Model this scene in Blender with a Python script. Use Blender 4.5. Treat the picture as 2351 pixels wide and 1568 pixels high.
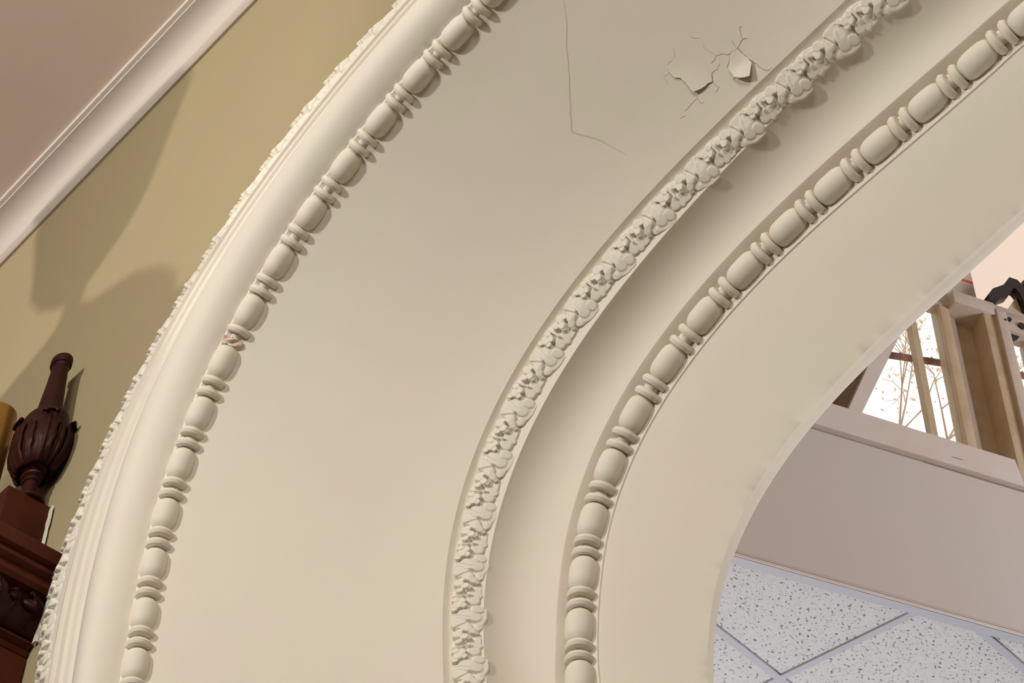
import bpy, bmesh, math, random
from mathutils import Vector, Matrix, noise

PI = math.pi
for o in list(bpy.data.objects):
    bpy.data.objects.remove(o, do_unlink=True)
SC = bpy.context.scene
COL = SC.collection

# ---------------------------------------------------------------- camera
cam = bpy.data.cameras.new('camera')
camo = bpy.data.objects.new('camera', cam)
COL.objects.link(camo)
HEAD, PITCH, ROLL = -0.847488, 0.810935, 0.0247671
fw = Vector((math.sin(HEAD) * math.cos(PITCH), math.cos(HEAD) * math.cos(PITCH), math.sin(PITCH)))
rt = Vector((math.cos(HEAD), -math.sin(HEAD), 0))
up = rt.cross(fw)
r2 = rt * math.cos(ROLL) + up * math.sin(ROLL)
u2 = -rt * math.sin(ROLL) + up * math.cos(ROLL)
camo.matrix_world = Matrix(((r2.x, u2.x, -fw.x, 0), (r2.y, u2.y, -fw.y, 0), (r2.z, u2.z, -fw.z, 1.6), (0, 0, 0, 1)))
cam.sensor_width = 36
cam.lens = 4574.27 / 2351 * 36
cam.clip_start = 0.05
cam.clip_end = 300
SC.camera = camo

# ---------------------------------------------------------------- sky, sun, exposure
SUN_DIR = Vector((-0.3928, 0.6154, 0.6833)).normalized()
world = bpy.data.worlds.new('sky')
SC.world = world
world.use_nodes = True
nt = world.node_tree
nt.nodes.clear()
w_out = nt.nodes.new('ShaderNodeOutputWorld')
w_bg = nt.nodes.new('ShaderNodeBackground')
w_tc = nt.nodes.new('ShaderNodeTexCoord')
w_dot = nt.nodes.new('ShaderNodeVectorMath'); w_dot.operation = 'DOT_PRODUCT'
w_dot.inputs[1].default_value = SUN_DIR
nt.links.new(w_tc.outputs['Generated'], w_dot.inputs[0])
w_ramp = nt.nodes.new('ShaderNodeMapRange')     # the sun's disc in an overexposed hazy sky
w_ramp.inputs['From Min'].default_value = math.cos(math.radians(0.42))
w_ramp.inputs['From Max'].default_value = math.cos(math.radians(0.25))
w_ramp.inputs['To Min'].default_value = 1.0
w_ramp.inputs['To Max'].default_value = 12.0
nt.links.new(w_dot.outputs['Value'], w_ramp.inputs['Value'])
w_mul = nt.nodes.new('ShaderNodeMath'); w_mul.operation = 'MULTIPLY'
w_mul.inputs[1].default_value = 1.25
nt.links.new(w_ramp.outputs['Result'], w_mul.inputs[0])
w_bg.inputs['Color'].default_value = (1.0, 0.96, 0.92, 1)
nt.links.new(w_mul.outputs[0], w_bg.inputs['Strength'])
nt.links.new(w_bg.outputs[0], w_out.inputs['Surface'])

SC.view_settings.view_transform = 'Standard'
SC.view_settings.look = 'None'
SC.view_settings.gamma = 1
SC.view_settings.use_curve_mapping = False
SC.view_settings.exposure = 0.0


def area_light(name, loc, target, size, power, color, size_y=None, disk=False):
    l = bpy.data.lights.new(name, 'AREA')
    l.energy = power
    l.color = color
    l.size = size
    if disk:
        l.shape = 'DISK'
    elif size_y:
        l.shape = 'RECTANGLE'
        l.size_y = size_y
    o = bpy.data.objects.new(name, l)
    COL.objects.link(o)
    o.location = loc
    o.rotation_euler = (Vector(target) - Vector(loc)).to_track_quat('-Z', 'Y').to_euler()
    return o


area_light('hall_lamp', (-2.75, -2.6, 5.95), (-2.7, 1.8, 5.2), 0.28, 122, (1.0, 0.97, 0.91), disk=True)
area_light('hall_fill', (2.6, -4.6, 6.3), (-3.2, 1.8, 4.0), 3.0, 226, (1.0, 0.955, 0.885), size_y=1.4)  # added soft fill from the right, not a real window
sp = bpy.data.lights.new('wall_spot', 'SPOT')      # unseen spot, cone narrowed to light just the wall above the organ
sp.energy = 1000
sp.color = (1.0, 0.95, 0.84)
sp.spot_size = math.radians(24)
sp.spot_blend = 0.5
sp.shadow_soft_size = 0.10
spo = bpy.data.objects.new('wall_spot', sp)
COL.objects.link(spo)
spo.location = (-7.5, -5.0, 6.2)
spo.rotation_euler = (Vector((-4.3, 1.8, 6.5)) - Vector(spo.location)).to_track_quat('-Z', 'Y').to_euler()
area_light('back_room_light', (-5.2, 4.8, 1.4), (-3.2, 4.3, 5.4), 2.0, 165, (1.0, 0.985, 0.98), size_y=2.2)
area_light('back_room_wall_fill', (1.2, 7.2, 5.2), (-2.4, 4.6, 6.0), 1.6, 175, (1.0, 0.965, 0.97), size_y=1.6)  # added fill to brighten the drywall bulkhead, no lamp known there


# ---------------------------------------------------------------- helpers
def tag(o, label=None, cat=None, group=None, kind=None):
    if label: o['label'] = label
    if cat: o['category'] = cat
    if group: o['group'] = group
    if kind: o['kind'] = kind
    return o


def mesh(name, verts, faces, mat=None, smooth=False, auto=None):
    me = bpy.data.meshes.new(name)
    me.from_pydata([tuple(v) for v in verts], [], faces)
    me.update()
    if mat is not None:
        me.materials.append(mat)
    if smooth:
        me.shade_smooth()
    if auto is not None:
        me.shade_smooth()
        me.set_sharp_from_angle(angle=auto)
    return me


def obj(name, me, parent=None, mat=None):
    o = bpy.data.objects.new(name, me)
    COL.objects.link(o)
    if parent is not None:
        o.parent = parent
    return o


def empty(name, loc=(0, 0, 0)):
    o = bpy.data.objects.new(name, None)
    COL.objects.link(o)
    o.location = loc
    return o


def rel(parent, o):
    """keep o's world placing under a parent that stands elsewhere (no rotation)"""
    o.parent = parent
    o.matrix_parent_inverse = Matrix.Translation(-parent.location)
    return o


def box_data(x0, x1, y0, y1, z0, z1, b=0.0):
    if b <= 0:
        v = [(x, y, z) for z in (z0, z1) for y in (y0, y1) for x in (x0, x1)]
        f = [(0, 2, 3, 1), (4, 5, 7, 6), (0, 1, 5, 4), (2, 6, 7, 3), (0, 4, 6, 2), (1, 3, 7, 5)]
        return v, f
    bm = bmesh.new()
    v = [bm.verts.new(p) for p in [(x, y, z) for z in (z0, z1) for y in (y0, y1) for x in (x0, x1)]]
    for q in [(0, 2, 3, 1), (4, 5, 7, 6), (0, 1, 5, 4), (2, 6, 7, 3), (0, 4, 6, 2), (1, 3, 7, 5)]:
        bm.faces.new([v[i] for i in q])
    bmesh.ops.bevel(bm, geom=bm.edges[:], offset=b, segments=2, affect='EDGES', profile=0.6)
    bm.verts.index_update()
    vs = [tuple(x.co) for x in bm.verts]
    fs = [tuple(x.index for x in f.verts) for f in bm.faces]
    bm.free()
    return vs, fs


def box(name, x0, x1, y0, y1, z0, z1, mat, parent=None, b=0.0):
    v, f = box_data(x0, x1, y0, y1, z0, z1, b)
    return obj(name, mesh(name, v, f, mat, auto=0.6 if b else None), parent)


def loft(rows, close_u=False, close_v=False):
    """faces of a grid of points: rows[i][j]"""
    n, m = len(rows), len(rows[0])
    vs = [p for r in rows for p in r]
    fs = []
    for i in range(n - (0 if close_u else 1)):
        for j in range(m - (0 if close_v else 1)):
            a = i * m + j
            b = i * m + (j + 1) % m
            c = ((i + 1) % n) * m + (j + 1) % m
            d = ((i + 1) % n) * m + j
            fs.append((a, b, c, d))
    return vs, fs


def lathe(profile, seg=40):
    rows = []
    for r, z in profile:
        rows.append([(r * math.cos(2 * PI * k / seg), r * math.sin(2 * PI * k / seg), z) for k in range(seg)])
    vs, fs = loft(rows, close_v=True)
    n = len(rows)
    fs.append(tuple(range(seg - 1, -1, -1)))
    fs.append(tuple((n - 1) * seg + k for k in range(seg)))
    return vs, fs


def extrude_profile(prof, y0, y1):
    """closed (x, z) outline run along y, capped"""
    n = len(prof)
    vs = [(x, y0, z) for x, z in prof] + [(x, y1, z) for x, z in prof]
    fs = [(i, (i + 1) % n, n + (i + 1) % n, n + i) for i in range(n)]
    fs += [tuple(range(n - 1, -1, -1)), tuple(range(n, 2 * n))]
    return vs, fs


def rod(a, b, r, seg=10, r1=None):
    a, b = Vector(a), Vector(b)
    r1 = r if r1 is None else r1
    d = (b - a).normalized()
    u = d.orthogonal().normalized()
    w = d.cross(u)
    rows = [[tuple(p + u * q * math.cos(2 * PI * k / seg) + w * q * math.sin(2 * PI * k / seg)) for k in range(seg)] for p, q in ((a, r), (b, r1))]
    vs, fs = loft(rows, close_v=True)
    fs += [tuple(range(seg)), tuple(range(2 * seg - 1, seg - 1, -1))]
    return vs, fs


# ---------------------------------------------------------------- materials
def material(name, color, rough=0.85, spec=0.3, mottle=None, bump=None, coat=0.0, metal=0.0):
    """mottle = (second colour, scale, contrast low, high); bump = list of (scale, strength, distance)"""
    m = bpy.data.materials.new(name)
    m.use_nodes = True
    t = m.node_tree
    b = t.nodes['Principled BSDF']
    b.inputs['Base Color'].default_value = (*color, 1)
    b.inputs['Roughness'].default_value = rough
    b.inputs['Specular IOR Level'].default_value = spec
    b.inputs['Metallic'].default_value = metal
    b.inputs['Coat Weight'].default_value = coat
    tc = t.nodes.new('ShaderNodeTexCoord')
    if mottle:
        c2, sc, lo, hi = mottle
        nz = t.nodes.new('ShaderNodeTexNoise')
        nz.inputs['Scale'].default_value = sc
        nz.inputs['Detail'].default_value = 5
        nz.inputs['Roughness'].default_value = 0.6
        t.links.new(tc.outputs['Object'], nz.inputs['Vector'])
        rp = t.nodes.new('ShaderNodeValToRGB')
        rp.color_ramp.elements[0].position = lo
        rp.color_ramp.elements[0].color = (*color, 1)
        rp.color_ramp.elements[1].position = hi
        rp.color_ramp.elements[1].color = (*c2, 1)
        t.links.new(nz.outputs['Fac'], rp.inputs['Fac'])
        t.links.new(rp.outputs['Color'], b.inputs['Base Color'])
    prev = None
    for sc, st, di in (bump or []):
        nz = t.nodes.new('ShaderNodeTexNoise')
        nz.inputs['Scale'].default_value = sc
        nz.inputs['Detail'].default_value = 4
        t.links.new(tc.outputs['Object'], nz.inputs['Vector'])
        bp = t.nodes.new('ShaderNodeBump')
        bp.inputs['Strength'].default_value = st
        bp.inputs['Distance'].default_value = di
        t.links.new(nz.outputs['Fac'], bp.inputs['Height'])
        if prev:
            t.links.new(prev.outputs['Normal'], bp.inputs['Normal'])
        prev = bp
    if prev:
        t.links.new(prev.outputs['Normal'], b.inputs['Normal'])
    return m


PLASTER = material('cream_painted_plaster', (0.76, 0.71, 0.59), 0.62, 0.25, mottle=((0.765, 0.695, 0.605), 2.2, 0.42, 0.62),
                   bump=[(3.5, 0.35, 0.012), (60, 0.10, 0.001)])
ORNAMENT = material('cream_painted_ornament', (0.79, 0.745, 0.625), 0.58, 0.3, mottle=((0.795, 0.715, 0.64), 6, 0.4, 0.65),
                    bump=[(40, 0.18, 0.002)])
LEAFMAT = material('cream_painted_leaves', (0.79, 0.745, 0.64), 0.6, 0.25, bump=[(70, 0.2, 0.0015)])
TAN = material('tan_wall_paint', (0.35, 0.288, 0.165), 0.8, 0.2, mottle=((0.355, 0.282, 0.172), 3.0, 0.4, 0.6), bump=[(4, 0.25, 0.01), (120, 0.12, 0.001)])
CEIL = material('beige_ceiling_paint', (0.74, 0.60, 0.53), 0.85, 0.2, mottle=((0.73, 0.61, 0.50), 3, 0.4, 0.6), bump=[(5, 0.2, 0.006), (120, 0.12, 0.001)])
CROWN = material('white_crown_paint', (0.60, 0.53, 0.475), 0.55, 0.3, bump=[(6, 0.2, 0.004)])
DUSTY = material('bare_broken_plaster', (0.66, 0.53, 0.44), 0.95, 0.1, bump=[(90, 0.6, 0.004)])
CRACK_AND_SHADE = material('dark_crack_and_shade', (0.30, 0.23, 0.17), 1.0, 0.0)  # for plaster cracks and for the painted shade line under the window board
WOOD = material('dark_mahogany', (0.040, 0.009, 0.005), 0.45, 0.14, mottle=((0.018, 0.004, 0.003), 9, 0.35, 0.7), bump=[(35, 0.15, 0.002)], coat=0.0)
WOODRED = material('red_mahogany', (0.080, 0.018, 0.008), 0.55, 0.10, mottle=((0.042, 0.009, 0.005), 7, 0.35, 0.7), bump=[(50, 0.12, 0.001)])
HAIR = material('hairline_crack', (0.55, 0.49, 0.40), 1.0, 0.0)
PUTTY = material('pale_filler', (0.62, 0.62, 0.50), 0.9, 0.1, bump=[(80, 0.5, 0.003)])
GOLD = material('aged_gold_pipe', (0.46, 0.24, 0.05), 0.36, 0.5, metal=0.75, mottle=((0.28, 0.14, 0.04), 5, 0.4, 0.7))
FLOOR = material('hall_floor', (0.12, 0.08, 0.055), 0.6, 0.3, mottle=((0.15, 0.10, 0.06), 2, 0.4, 0.6))
HALLWALL = material('hall_wall', (0.52, 0.42, 0.29), 0.85, 0.2)
BULK = material('painted_drywall', (0.655, 0.62, 0.61), 0.85, 0.2, mottle=((0.67, 0.61, 0.60), 1.6, 0.4, 0.6), bump=[(3, 0.15, 0.006)])
TBAR = material('painted_steel_grid', (0.46, 0.47, 0.56), 0.5, 0.4)
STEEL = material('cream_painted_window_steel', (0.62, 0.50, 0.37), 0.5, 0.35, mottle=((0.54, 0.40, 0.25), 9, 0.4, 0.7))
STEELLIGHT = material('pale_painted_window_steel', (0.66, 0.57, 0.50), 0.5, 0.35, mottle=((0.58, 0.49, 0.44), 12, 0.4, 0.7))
SILL = material('white_painted_sill', (0.74, 0.69, 0.69), 0.7, 0.3, mottle=((0.74, 0.65, 0.62), 7, 0.4, 0.6))
DARKMETAL = material('blackened_iron', (0.02, 0.014, 0.014), 0.4, 0.5)
ORANGE = material('orange_mark', (0.70, 0.12, 0.03), 0.7, 0.2)
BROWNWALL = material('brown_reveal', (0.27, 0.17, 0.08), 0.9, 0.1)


def tile_material():
    m = bpy.data.materials.new('fissured_mineral_tile')
    m.use_nodes = True
    t = m.node_tree
    b = t.nodes['Principled BSDF']
    b.inputs['Roughness'].default_value = 0.95
    b.inputs['Specular IOR Level'].default_value = 0.1
    tc = t.nodes.new('ShaderNodeTexCoord')
    geo = t.nodes.new('ShaderNodeObjectInfo')
    add = t.nodes.new('ShaderNodeVectorMath'); add.operation = 'ADD'
    t.links.new(tc.outputs['Object'], add.inputs[0])
    t.links.new(geo.outputs['Location'], add.inputs[1])
    # short worm-like fissures: thin dark level lines of a stretched noise, cut into dashes by a second one
    mp = t.nodes.new('ShaderNodeMapping'); mp.inputs['Scale'].default_value = (1.0, 0.62, 1.0)
    mp.inputs['Rotation'].default_value = (0, 0, 0.5)
    t.links.new(add.outputs[0], mp.inputs['Vector'])
    n1 = t.nodes.new('ShaderNodeTexNoise'); n1.inputs['Scale'].default_value = 112; n1.inputs['Detail'].default_value = 2.5
    t.links.new(mp.outputs[0], n1.inputs['Vector'])
    r1 = t.nodes.new('ShaderNodeValToRGB')
    e = r1.color_ramp.elements
    e[0].position = 0.615; e[0].color = (0, 0, 0, 1)
    e[1].position = 0.66; e[1].color = (1, 1, 1, 1)
    t.links.new(n1.outputs['Fac'], r1.inputs['Fac'])
    # pinholes
    v = t.nodes.new('ShaderNodeTexVoronoi'); v.inputs['Scale'].default_value = 250
    t.links.new(mp.outputs[0], v.inputs['Vector'])
    r3 = t.nodes.new('ShaderNodeValToRGB')
    e = r3.color_ramp.elements
    e[0].position = 0.15; e[0].color = (1, 1, 1, 1)
    e[1].position = 0.24; e[1].color = (0, 0, 0, 1)
    t.links.new(v.outputs['Distance'], r3.inputs['Fac'])
    n3 = t.nodes.new('ShaderNodeTexNoise'); n3.inputs['Scale'].default_value = 30
    t.links.new(add.outputs[0], n3.inputs['Vector'])
    r4 = t.nodes.new('ShaderNodeValToRGB')
    e = r4.color_ramp.elements
    e[0].position = 0.42; e[0].color = (0, 0, 0, 1)
    e[1].position = 0.55; e[1].color = (1, 1, 1, 1)
    t.links.new(n3.outputs['Fac'], r4.inputs['Fac'])
    m2 = t.nodes.new('ShaderNodeMath'); m2.operation = 'MULTIPLY'
    t.links.new(r3.outputs[0], m2.inputs[0]); t.links.new(r4.outputs[0], m2.inputs[1])
    mx = t.nodes.new('ShaderNodeMath'); mx.operation = 'MAXIMUM'
    t.links.new(r1.outputs[0], mx.inputs[0]); t.links.new(m2.outputs[0], mx.inputs[1])
    col = t.nodes.new('ShaderNodeMix'); col.data_type = 'RGBA'
    col.inputs['A'].default_value = (0.60, 0.62, 0.66, 1)
    col.inputs['B'].default_value = (0.17, 0.16, 0.16, 1)
    t.links.new(mx.outputs[0], col.inputs['Factor'])
    t.links.new(col.outputs['Result'], b.inputs['Base Color'])
    bp = t.nodes.new('ShaderNodeBump'); bp.invert = True
    bp.inputs['Strength'].default_value = 0.6; bp.inputs['Distance'].default_value = 0.002
    t.links.new(mx.outputs[0], bp.inputs['Height'])
    t.links.new(bp.outputs['Normal'], b.inputs['Normal'])
    return m


TILE = tile_material()


def foliage_material():
    m = bpy.data.materials.new('backlit_leaf')
    m.use_nodes = True
    t = m.node_tree
    b = t.nodes['Principled BSDF']
    b.inputs['Base Color'].default_value = (0.42, 0.24, 0.09, 1)
    b.inputs['Roughness'].default_value = 0.6
    tr = t.nodes.new('ShaderNodeBsdfTranslucent')
    tr.inputs['Color'].default_value = (0.95, 0.72, 0.45, 1)
    mx = t.nodes.new('ShaderNodeMixShader'); mx.inputs[0].default_value = 0.6
    t.links.new(b.outputs[0], mx.inputs[1]); t.links.new(tr.outputs[0], mx.inputs[2])
    t.links.new(mx.outputs[0], t.nodes['Material Output'].inputs['Surface'])
    return m


LEAF = foliage_material()
BARK = material('pale_bark', (0.62, 0.47, 0.36), 0.9, 0.1)


def glass_material(name, tint, frost):
    m = bpy.data.materials.new(name)
    m.use_nodes = True
    t = m.node_tree
    t.nodes.remove(t.nodes['Principled BSDF'])
    out = t.nodes['Material Output']
    tp = t.nodes.new('ShaderNodeBsdfTransparent'); tp.inputs['Color'].default_value = (*tint, 1)
    tl = t.nodes.new('ShaderNodeBsdfTranslucent'); tl.inputs['Color'].default_value = (*tint, 1)
    gl = t.nodes.new('ShaderNodeBsdfGlossy'); gl.inputs['Roughness'].default_value = 0.03
    a = t.nodes.new('ShaderNodeMixShader'); a.inputs[0].default_value = frost
    t.links.new(tp.outputs[0], a.inputs[1]); t.links.new(tl.outputs[0], a.inputs[2])
    b = t.nodes.new('ShaderNodeMixShader'); b.inputs[0].default_value = 0.03
    t.links.new(a.outputs[0], b.inputs[1]); t.links.new(gl.outputs[0], b.inputs[2])
    t.links.new(b.outputs[0], out.inputs['Surface'])
    return m


GLASS = glass_material('clear_window_glass', (0.97, 0.98, 0.98), 0.0)
FROST = glass_material('dusty_window_glass', (0.93, 0.85, 0.79), 0.35)


# ---------------------------------------------------------------- the arch's own moulding lines (depth, radius every 1/32 of a quarter turn)
K = {
    'A': (-0.0037, [1.1971, 1.2001, 1.2088, 1.2225, 1.2402, 1.2606, 1.2934, 1.3204, 1.3390, 1.3510, 1.3577, 1.3602, 1.3595, 1.3562, 1.3508, 1.3435, 1.3340, 1.3217, 1.3054, 1.2833, 1.2530, 1.2236, 1.2056, 1.1894, 1.1753, 1.1633, 1.1535, 1.1456, 1.1396, 1.1351, 1.1321, 1.1304, 1.1299]),
    'G': (-0.0229, [1.1363, 1.1392, 1.1474, 1.1603, 1.1771, 1.1969, 1.2193, 1.2410, 1.2608, 1.2773, 1.2896, 1.2970, 1.2993, 1.2964, 1.2887, 1.2767, 1.2611, 1.2428, 1.2227, 1.2016, 1.1804, 1.1609, 1.1439, 1.1285, 1.1152, 1.1039, 1.0945, 1.0871, 1.0814, 1.0772, 1.0744, 1.0727, 1.0722]),
    'B': (-0.0344, [1.0691, 1.0717, 1.0794, 1.0916, 1.1073, 1.1254, 1.1446, 1.1634, 1.1807, 1.1953, 1.2064, 1.2134, 1.2158, 1.2138, 1.2074, 1.1971, 1.1834, 1.1669, 1.1482, 1.1279, 1.1064, 1.0864, 1.0704, 1.0561, 1.0435, 1.0329, 1.0241, 1.0172, 1.0118, 1.0079, 1.0052, 1.0037, 1.0032]),
    'H': (-0.0101, [1.0089, 1.0114, 1.0186, 1.0301, 1.0449, 1.0591, 1.0755, 1.0926, 1.1090, 1.1233, 1.1345, 1.1418, 1.1448, 1.1433, 1.1375, 1.1277, 1.1146, 1.0989, 1.0812, 1.0625, 1.0433, 1.0245, 1.0088, 0.9953, 0.9835, 0.9735, 0.9653, 0.9587, 0.9537, 0.9500, 0.9475, 0.9460, 0.9456]),
    'D1': (0.2307, [0.7799, 0.7799, 0.7829, 0.7903, 0.8012, 0.8150, 0.8307, 0.8476, 0.8642, 0.8794, 0.8920, 0.9014, 0.9071, 0.9089, 0.9070, 0.9017, 0.8934, 0.8829, 0.8707, 0.8576, 0.8441, 0.8310, 0.8186, 0.8075, 0.7978, 0.7898, 0.7837, 0.7794, 0.7759, 0.7730, 0.7710, 0.7699, 0.7695]),
    'D2': (0.2535, [0.7509, 0.7509, 0.7536, 0.7606, 0.7711, 0.7843, 0.8010, 0.8180, 0.8337, 0.8472, 0.8579, 0.8653, 0.8692, 0.8696, 0.8668, 0.8611, 0.8531, 0.8434, 0.8327, 0.8216, 0.8105, 0.8000, 0.7903, 0.7817, 0.7742, 0.7677, 0.7620, 0.7567, 0.7515, 0.7481, 0.7462, 0.7451, 0.7448]),
    'E1': (0.3076, [0.7121, 0.7121, 0.7127, 0.7183, 0.7276, 0.7399, 0.7528, 0.7640, 0.7767, 0.7895, 0.8011, 0.8104, 0.8168, 0.8199, 0.8197, 0.8164, 0.8103, 0.8019, 0.7917, 0.7805, 0.7686, 0.7567, 0.7451, 0.7343, 0.7246, 0.7162, 0.7092, 0.7039, 0.7003, 0.6985, 0.6988, 0.6996, 0.6992]),
    'E2': (0.3453, [0.6829, 0.6829, 0.6833, 0.6886, 0.6975, 0.7095, 0.7237, 0.7391, 0.7539, 0.7680, 0.7805, 0.7903, 0.7969, 0.8000, 0.7996, 0.7958, 0.7893, 0.7803, 0.7696, 0.7577, 0.7453, 0.7329, 0.7210, 0.7099, 0.7001, 0.6918, 0.6853, 0.6805, 0.6779, 0.6774, 0.6792, 0.6783, 0.6780]),
    'F1': (0.4005, [0.5811, 0.5825, 0.5868, 0.5936, 0.6023, 0.6121, 0.6223, 0.6324, 0.6413, 0.6481, 0.6525, 0.6541, 0.6530, 0.6492, 0.6431, 0.6351, 0.6257, 0.6153, 0.6044, 0.5936, 0.5832, 0.5735, 0.5649, 0.5575, 0.5514, 0.5467, 0.5434, 0.5408, 0.5378, 0.5355, 0.5340, 0.5331, 0.5329]),
    'F2': (0.4235, [0.5949, 0.5964, 0.6008, 0.6077, 0.6166, 0.6267, 0.6371, 0.6472, 0.6564, 0.6636, 0.6685, 0.6706, 0.6698, 0.6662, 0.6601, 0.6519, 0.6421, 0.6312, 0.6197, 0.6082, 0.5970, 0.5867, 0.5776, 0.5700, 0.5640, 0.5600, 0.5580, 0.5550, 0.5519, 0.5496, 0.5481, 0.5472, 0.5468]),
}
S = 2.2                     # metres per unit of the arch's own measure (half its width at the outer beads)
ACX, ACZ, AY = -0.4705, 1.0137, 0.8128   # centre of the arch and depth of its face, seen from the camera's foot
EYE = 1.6
STEP = (PI / 2) / 32


def rho(tab, f):
    """radius of a moulding line at angle f above the springing; the arch is symmetric about its crown"""
    if f > PI / 2:
        f = PI - f
    f = max(0.0, f)
    q = min(f / STEP, 31.9999)
    i = int(q)
    t = q - i
    g = lambda k: tab[min(max(k, 0), 32)] if k <= 32 else tab[31]
    p0, p1, p2, p3 = g(i - 1), g(i), g(i + 1), g(i + 2)
    return 0.5 * (2 * p1 + (p2 - p0) * t + (2 * p0 - 5 * p1 + 4 * p2 - p3) * t * t + (3 * p1 - p0 - 3 * p2 + p3) * t ** 3)


def place(r, y, f):
    """world point of radius r, depth y (units) at angle f; below the springing the jamb runs straight down"""
    if f < 0:
        x, z = ACX - r, ACZ + f * r
    elif f > PI:
        x, z = ACX + r, ACZ - (f - PI) * r
    else:
        x, z = ACX - r * math.cos(f), ACZ + r * math.sin(f)
    return Vector((x * S, (AY + y) * S, z * S + EYE))


def pp(ent, f):
    """profile entry (line a, line b, mix, radial offset, depth offset) -> (radius, depth)"""
    a, b, w, dr, dy = ent
    r = (1 - w) * rho(K[a][1], f) + w * rho(K[b][1], f) + dr
    return r, (1 - w) * K[a][0] + w * K[b][0] + dy


def pw(ent, f):
    r, y = pp(ent, f)
    return place(r, y, f)


FIELD = [('H', 'H', 0, -0.0115, 0.0125), ('H', 'D1', .12, 0, .004), ('H', 'D1', .3, 0, .009), ('H', 'D1', .5, 0, .012),
         ('H', 'D1', .7, 0, .011), ('H', 'D1', .86, 0, .006), ('D1', 'D1', 0, .0032, -.0075)]
BEADLINE_C = ('H', 'D1', .035, -.002, -.0015)
BEADLINE_E = ('E1', 'E2', .5, -.002, .002)
LEAFLINE_D = ('D1', 'D2', .4, -.002, -.006)

# the inner fillet lies almost flush with the bead ground; the flat beside the roll leans in towards it
K['E2'] = (K['E2'][0] - 0.014, [v - (0.0113 + 0.0075 * min(1, max(0, (i * STEP - 0.3) / 0.15)) + 0.0036 * min(1, max(0, (i * STEP - 0.45) / 0.35))) for i, v in enumerate(K['E2'][1])])
K['B'] = (K['B'][0] + 0.010, [v + 0.0175 + 0.0105 * min(1, max(0, (i * STEP - 0.22) / 0.3)) for i, v in enumerate(K['B'][1])])

GX, GY = -3.247, 4.032
TREE = [(2.95, 9.65, -0.1), (3.25, 9.75, 0.1), (3.75, 9.7, 0.1), (3.95, 10.0, 0.1), (3.6, 9.6, 0.3)]

# ---------------------------------------------------------------- angles along the arch
FA = [-0.9, -0.6, -0.35] + [-0.2 + 0.01 * i for i in range(0, 188)] + [1.7 + (PI - 1.7) * i / 40 for i in range(0, 41)] + [PI + 0.35, PI + 0.9]
FJ = [-3.9] + FA + [PI + 3.9]


def band(name, prof, mat, parent=None, angles=FJ, auto=0.7, wob=0.0):
    rows = []
    for i, f in enumerate(angles):
        row = []
        for k, e in enumerate(prof):
            r, y = pp(e, f)
            if wob:
                a = noise.noise(Vector((f * 5, k * 0.37, 1.3))) * wob * math.sin(PI * k / (len(prof) - 1))
                r += a * 0.7
                y += a * 0.7
            row.append(place_floor(r, y, f))
        rows.append(row)
    vs, fs = loft(rows)
    return obj(name, mesh(name, vs, fs, mat, auto=auto), parent)


def place_floor(r, y, f):
    p = place(r, y, f)
    if f <= -3 or f >= PI + 3:
        p.z = 0.0
    return p


def frame_at(ent0, ent1, f):
    """tangent (up along the band for the left half), across direction (outer to inner) and the outward surface normal"""
    a, b = pw(ent0, f), pw(ent1, f)
    t = (pw(ent0, f + 0.004) - pw(ent0, f - 0.004)).normalized()
    c = (b - a)
    c = (c - t * c.dot(t)).normalized()
    n = t.cross(c)
    if n.y > 0:
        n = -n
    return t, c, n


def arc_table(ent, lo=-1.4, hi=3.6, n=3600):
    fs = [lo + (hi - lo) * i / n for i in range(n + 1)]
    ps = [pw(ent, f) for f in fs]
    s = [0.0]
    for i in range(n):
        s.append(s[-1] + (ps[i + 1] - ps[i]).length)
    i0 = min(range(n + 1), key=lambda i: abs(fs[i]))
    off = s[i0]
    return fs, [q - off for q in s]


def arc_to_angle(tab, a):
    fs, s = tab
    lo, hi = 0, len(s) - 1
    while hi - lo > 1:
        m = (lo + hi) // 2
        if s[m] <= a: lo = m
        else: hi = m
    t = (a - s[lo]) / max(1e-9, s[hi] - s[lo])
    return fs[lo] + (fs[hi] - fs[lo]) * t


# ---------------------------------------------------------------- the tan wall round the arch and the hall
WY = (AY + 0.0065) * S          # plane of the tan wall


def ceil_z(x):
    return 7.066 + 0.0365 * (x + 3.7) + 0.134


rows = []
XL, XR = -9.0, 6.0
for f in FJ:
    e = ('A', 'A', 0, -0.02, 0)
    r, y = pp(e, f)
    p = place_floor(r, 0.0065, f)
    c = Vector((ACX * S, WY, ACZ * S + EYE))
    d = p - c
    if f <= 0 or f >= PI:
        q = Vector((XL if f <= 0 else XR, WY, p.z))
    else:
        ts = []
        if d.x < -1e-6: ts.append((XL - c.x) / d.x)
        if d.x > 1e-6: ts.append((XR - c.x) / d.x)
        # the wall's top follows the slightly sloping ceiling
        den = d.z - 0.0365 * d.x
        if den > 1e-6: ts.append((ceil_z(c.x) - c.z + 0.02) / den)
        q = c + d * min(ts)
    q.y = WY
    rows.append([p, p.lerp(q, 0.33), p.lerp(q, 0.66), q])
vs, fs = loft(rows)
tag(obj('wall_front', mesh('wall_front', vs, fs, TAN)), 'tan painted wall around the plaster arch, under the white crown moulding', kind='structure')

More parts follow.
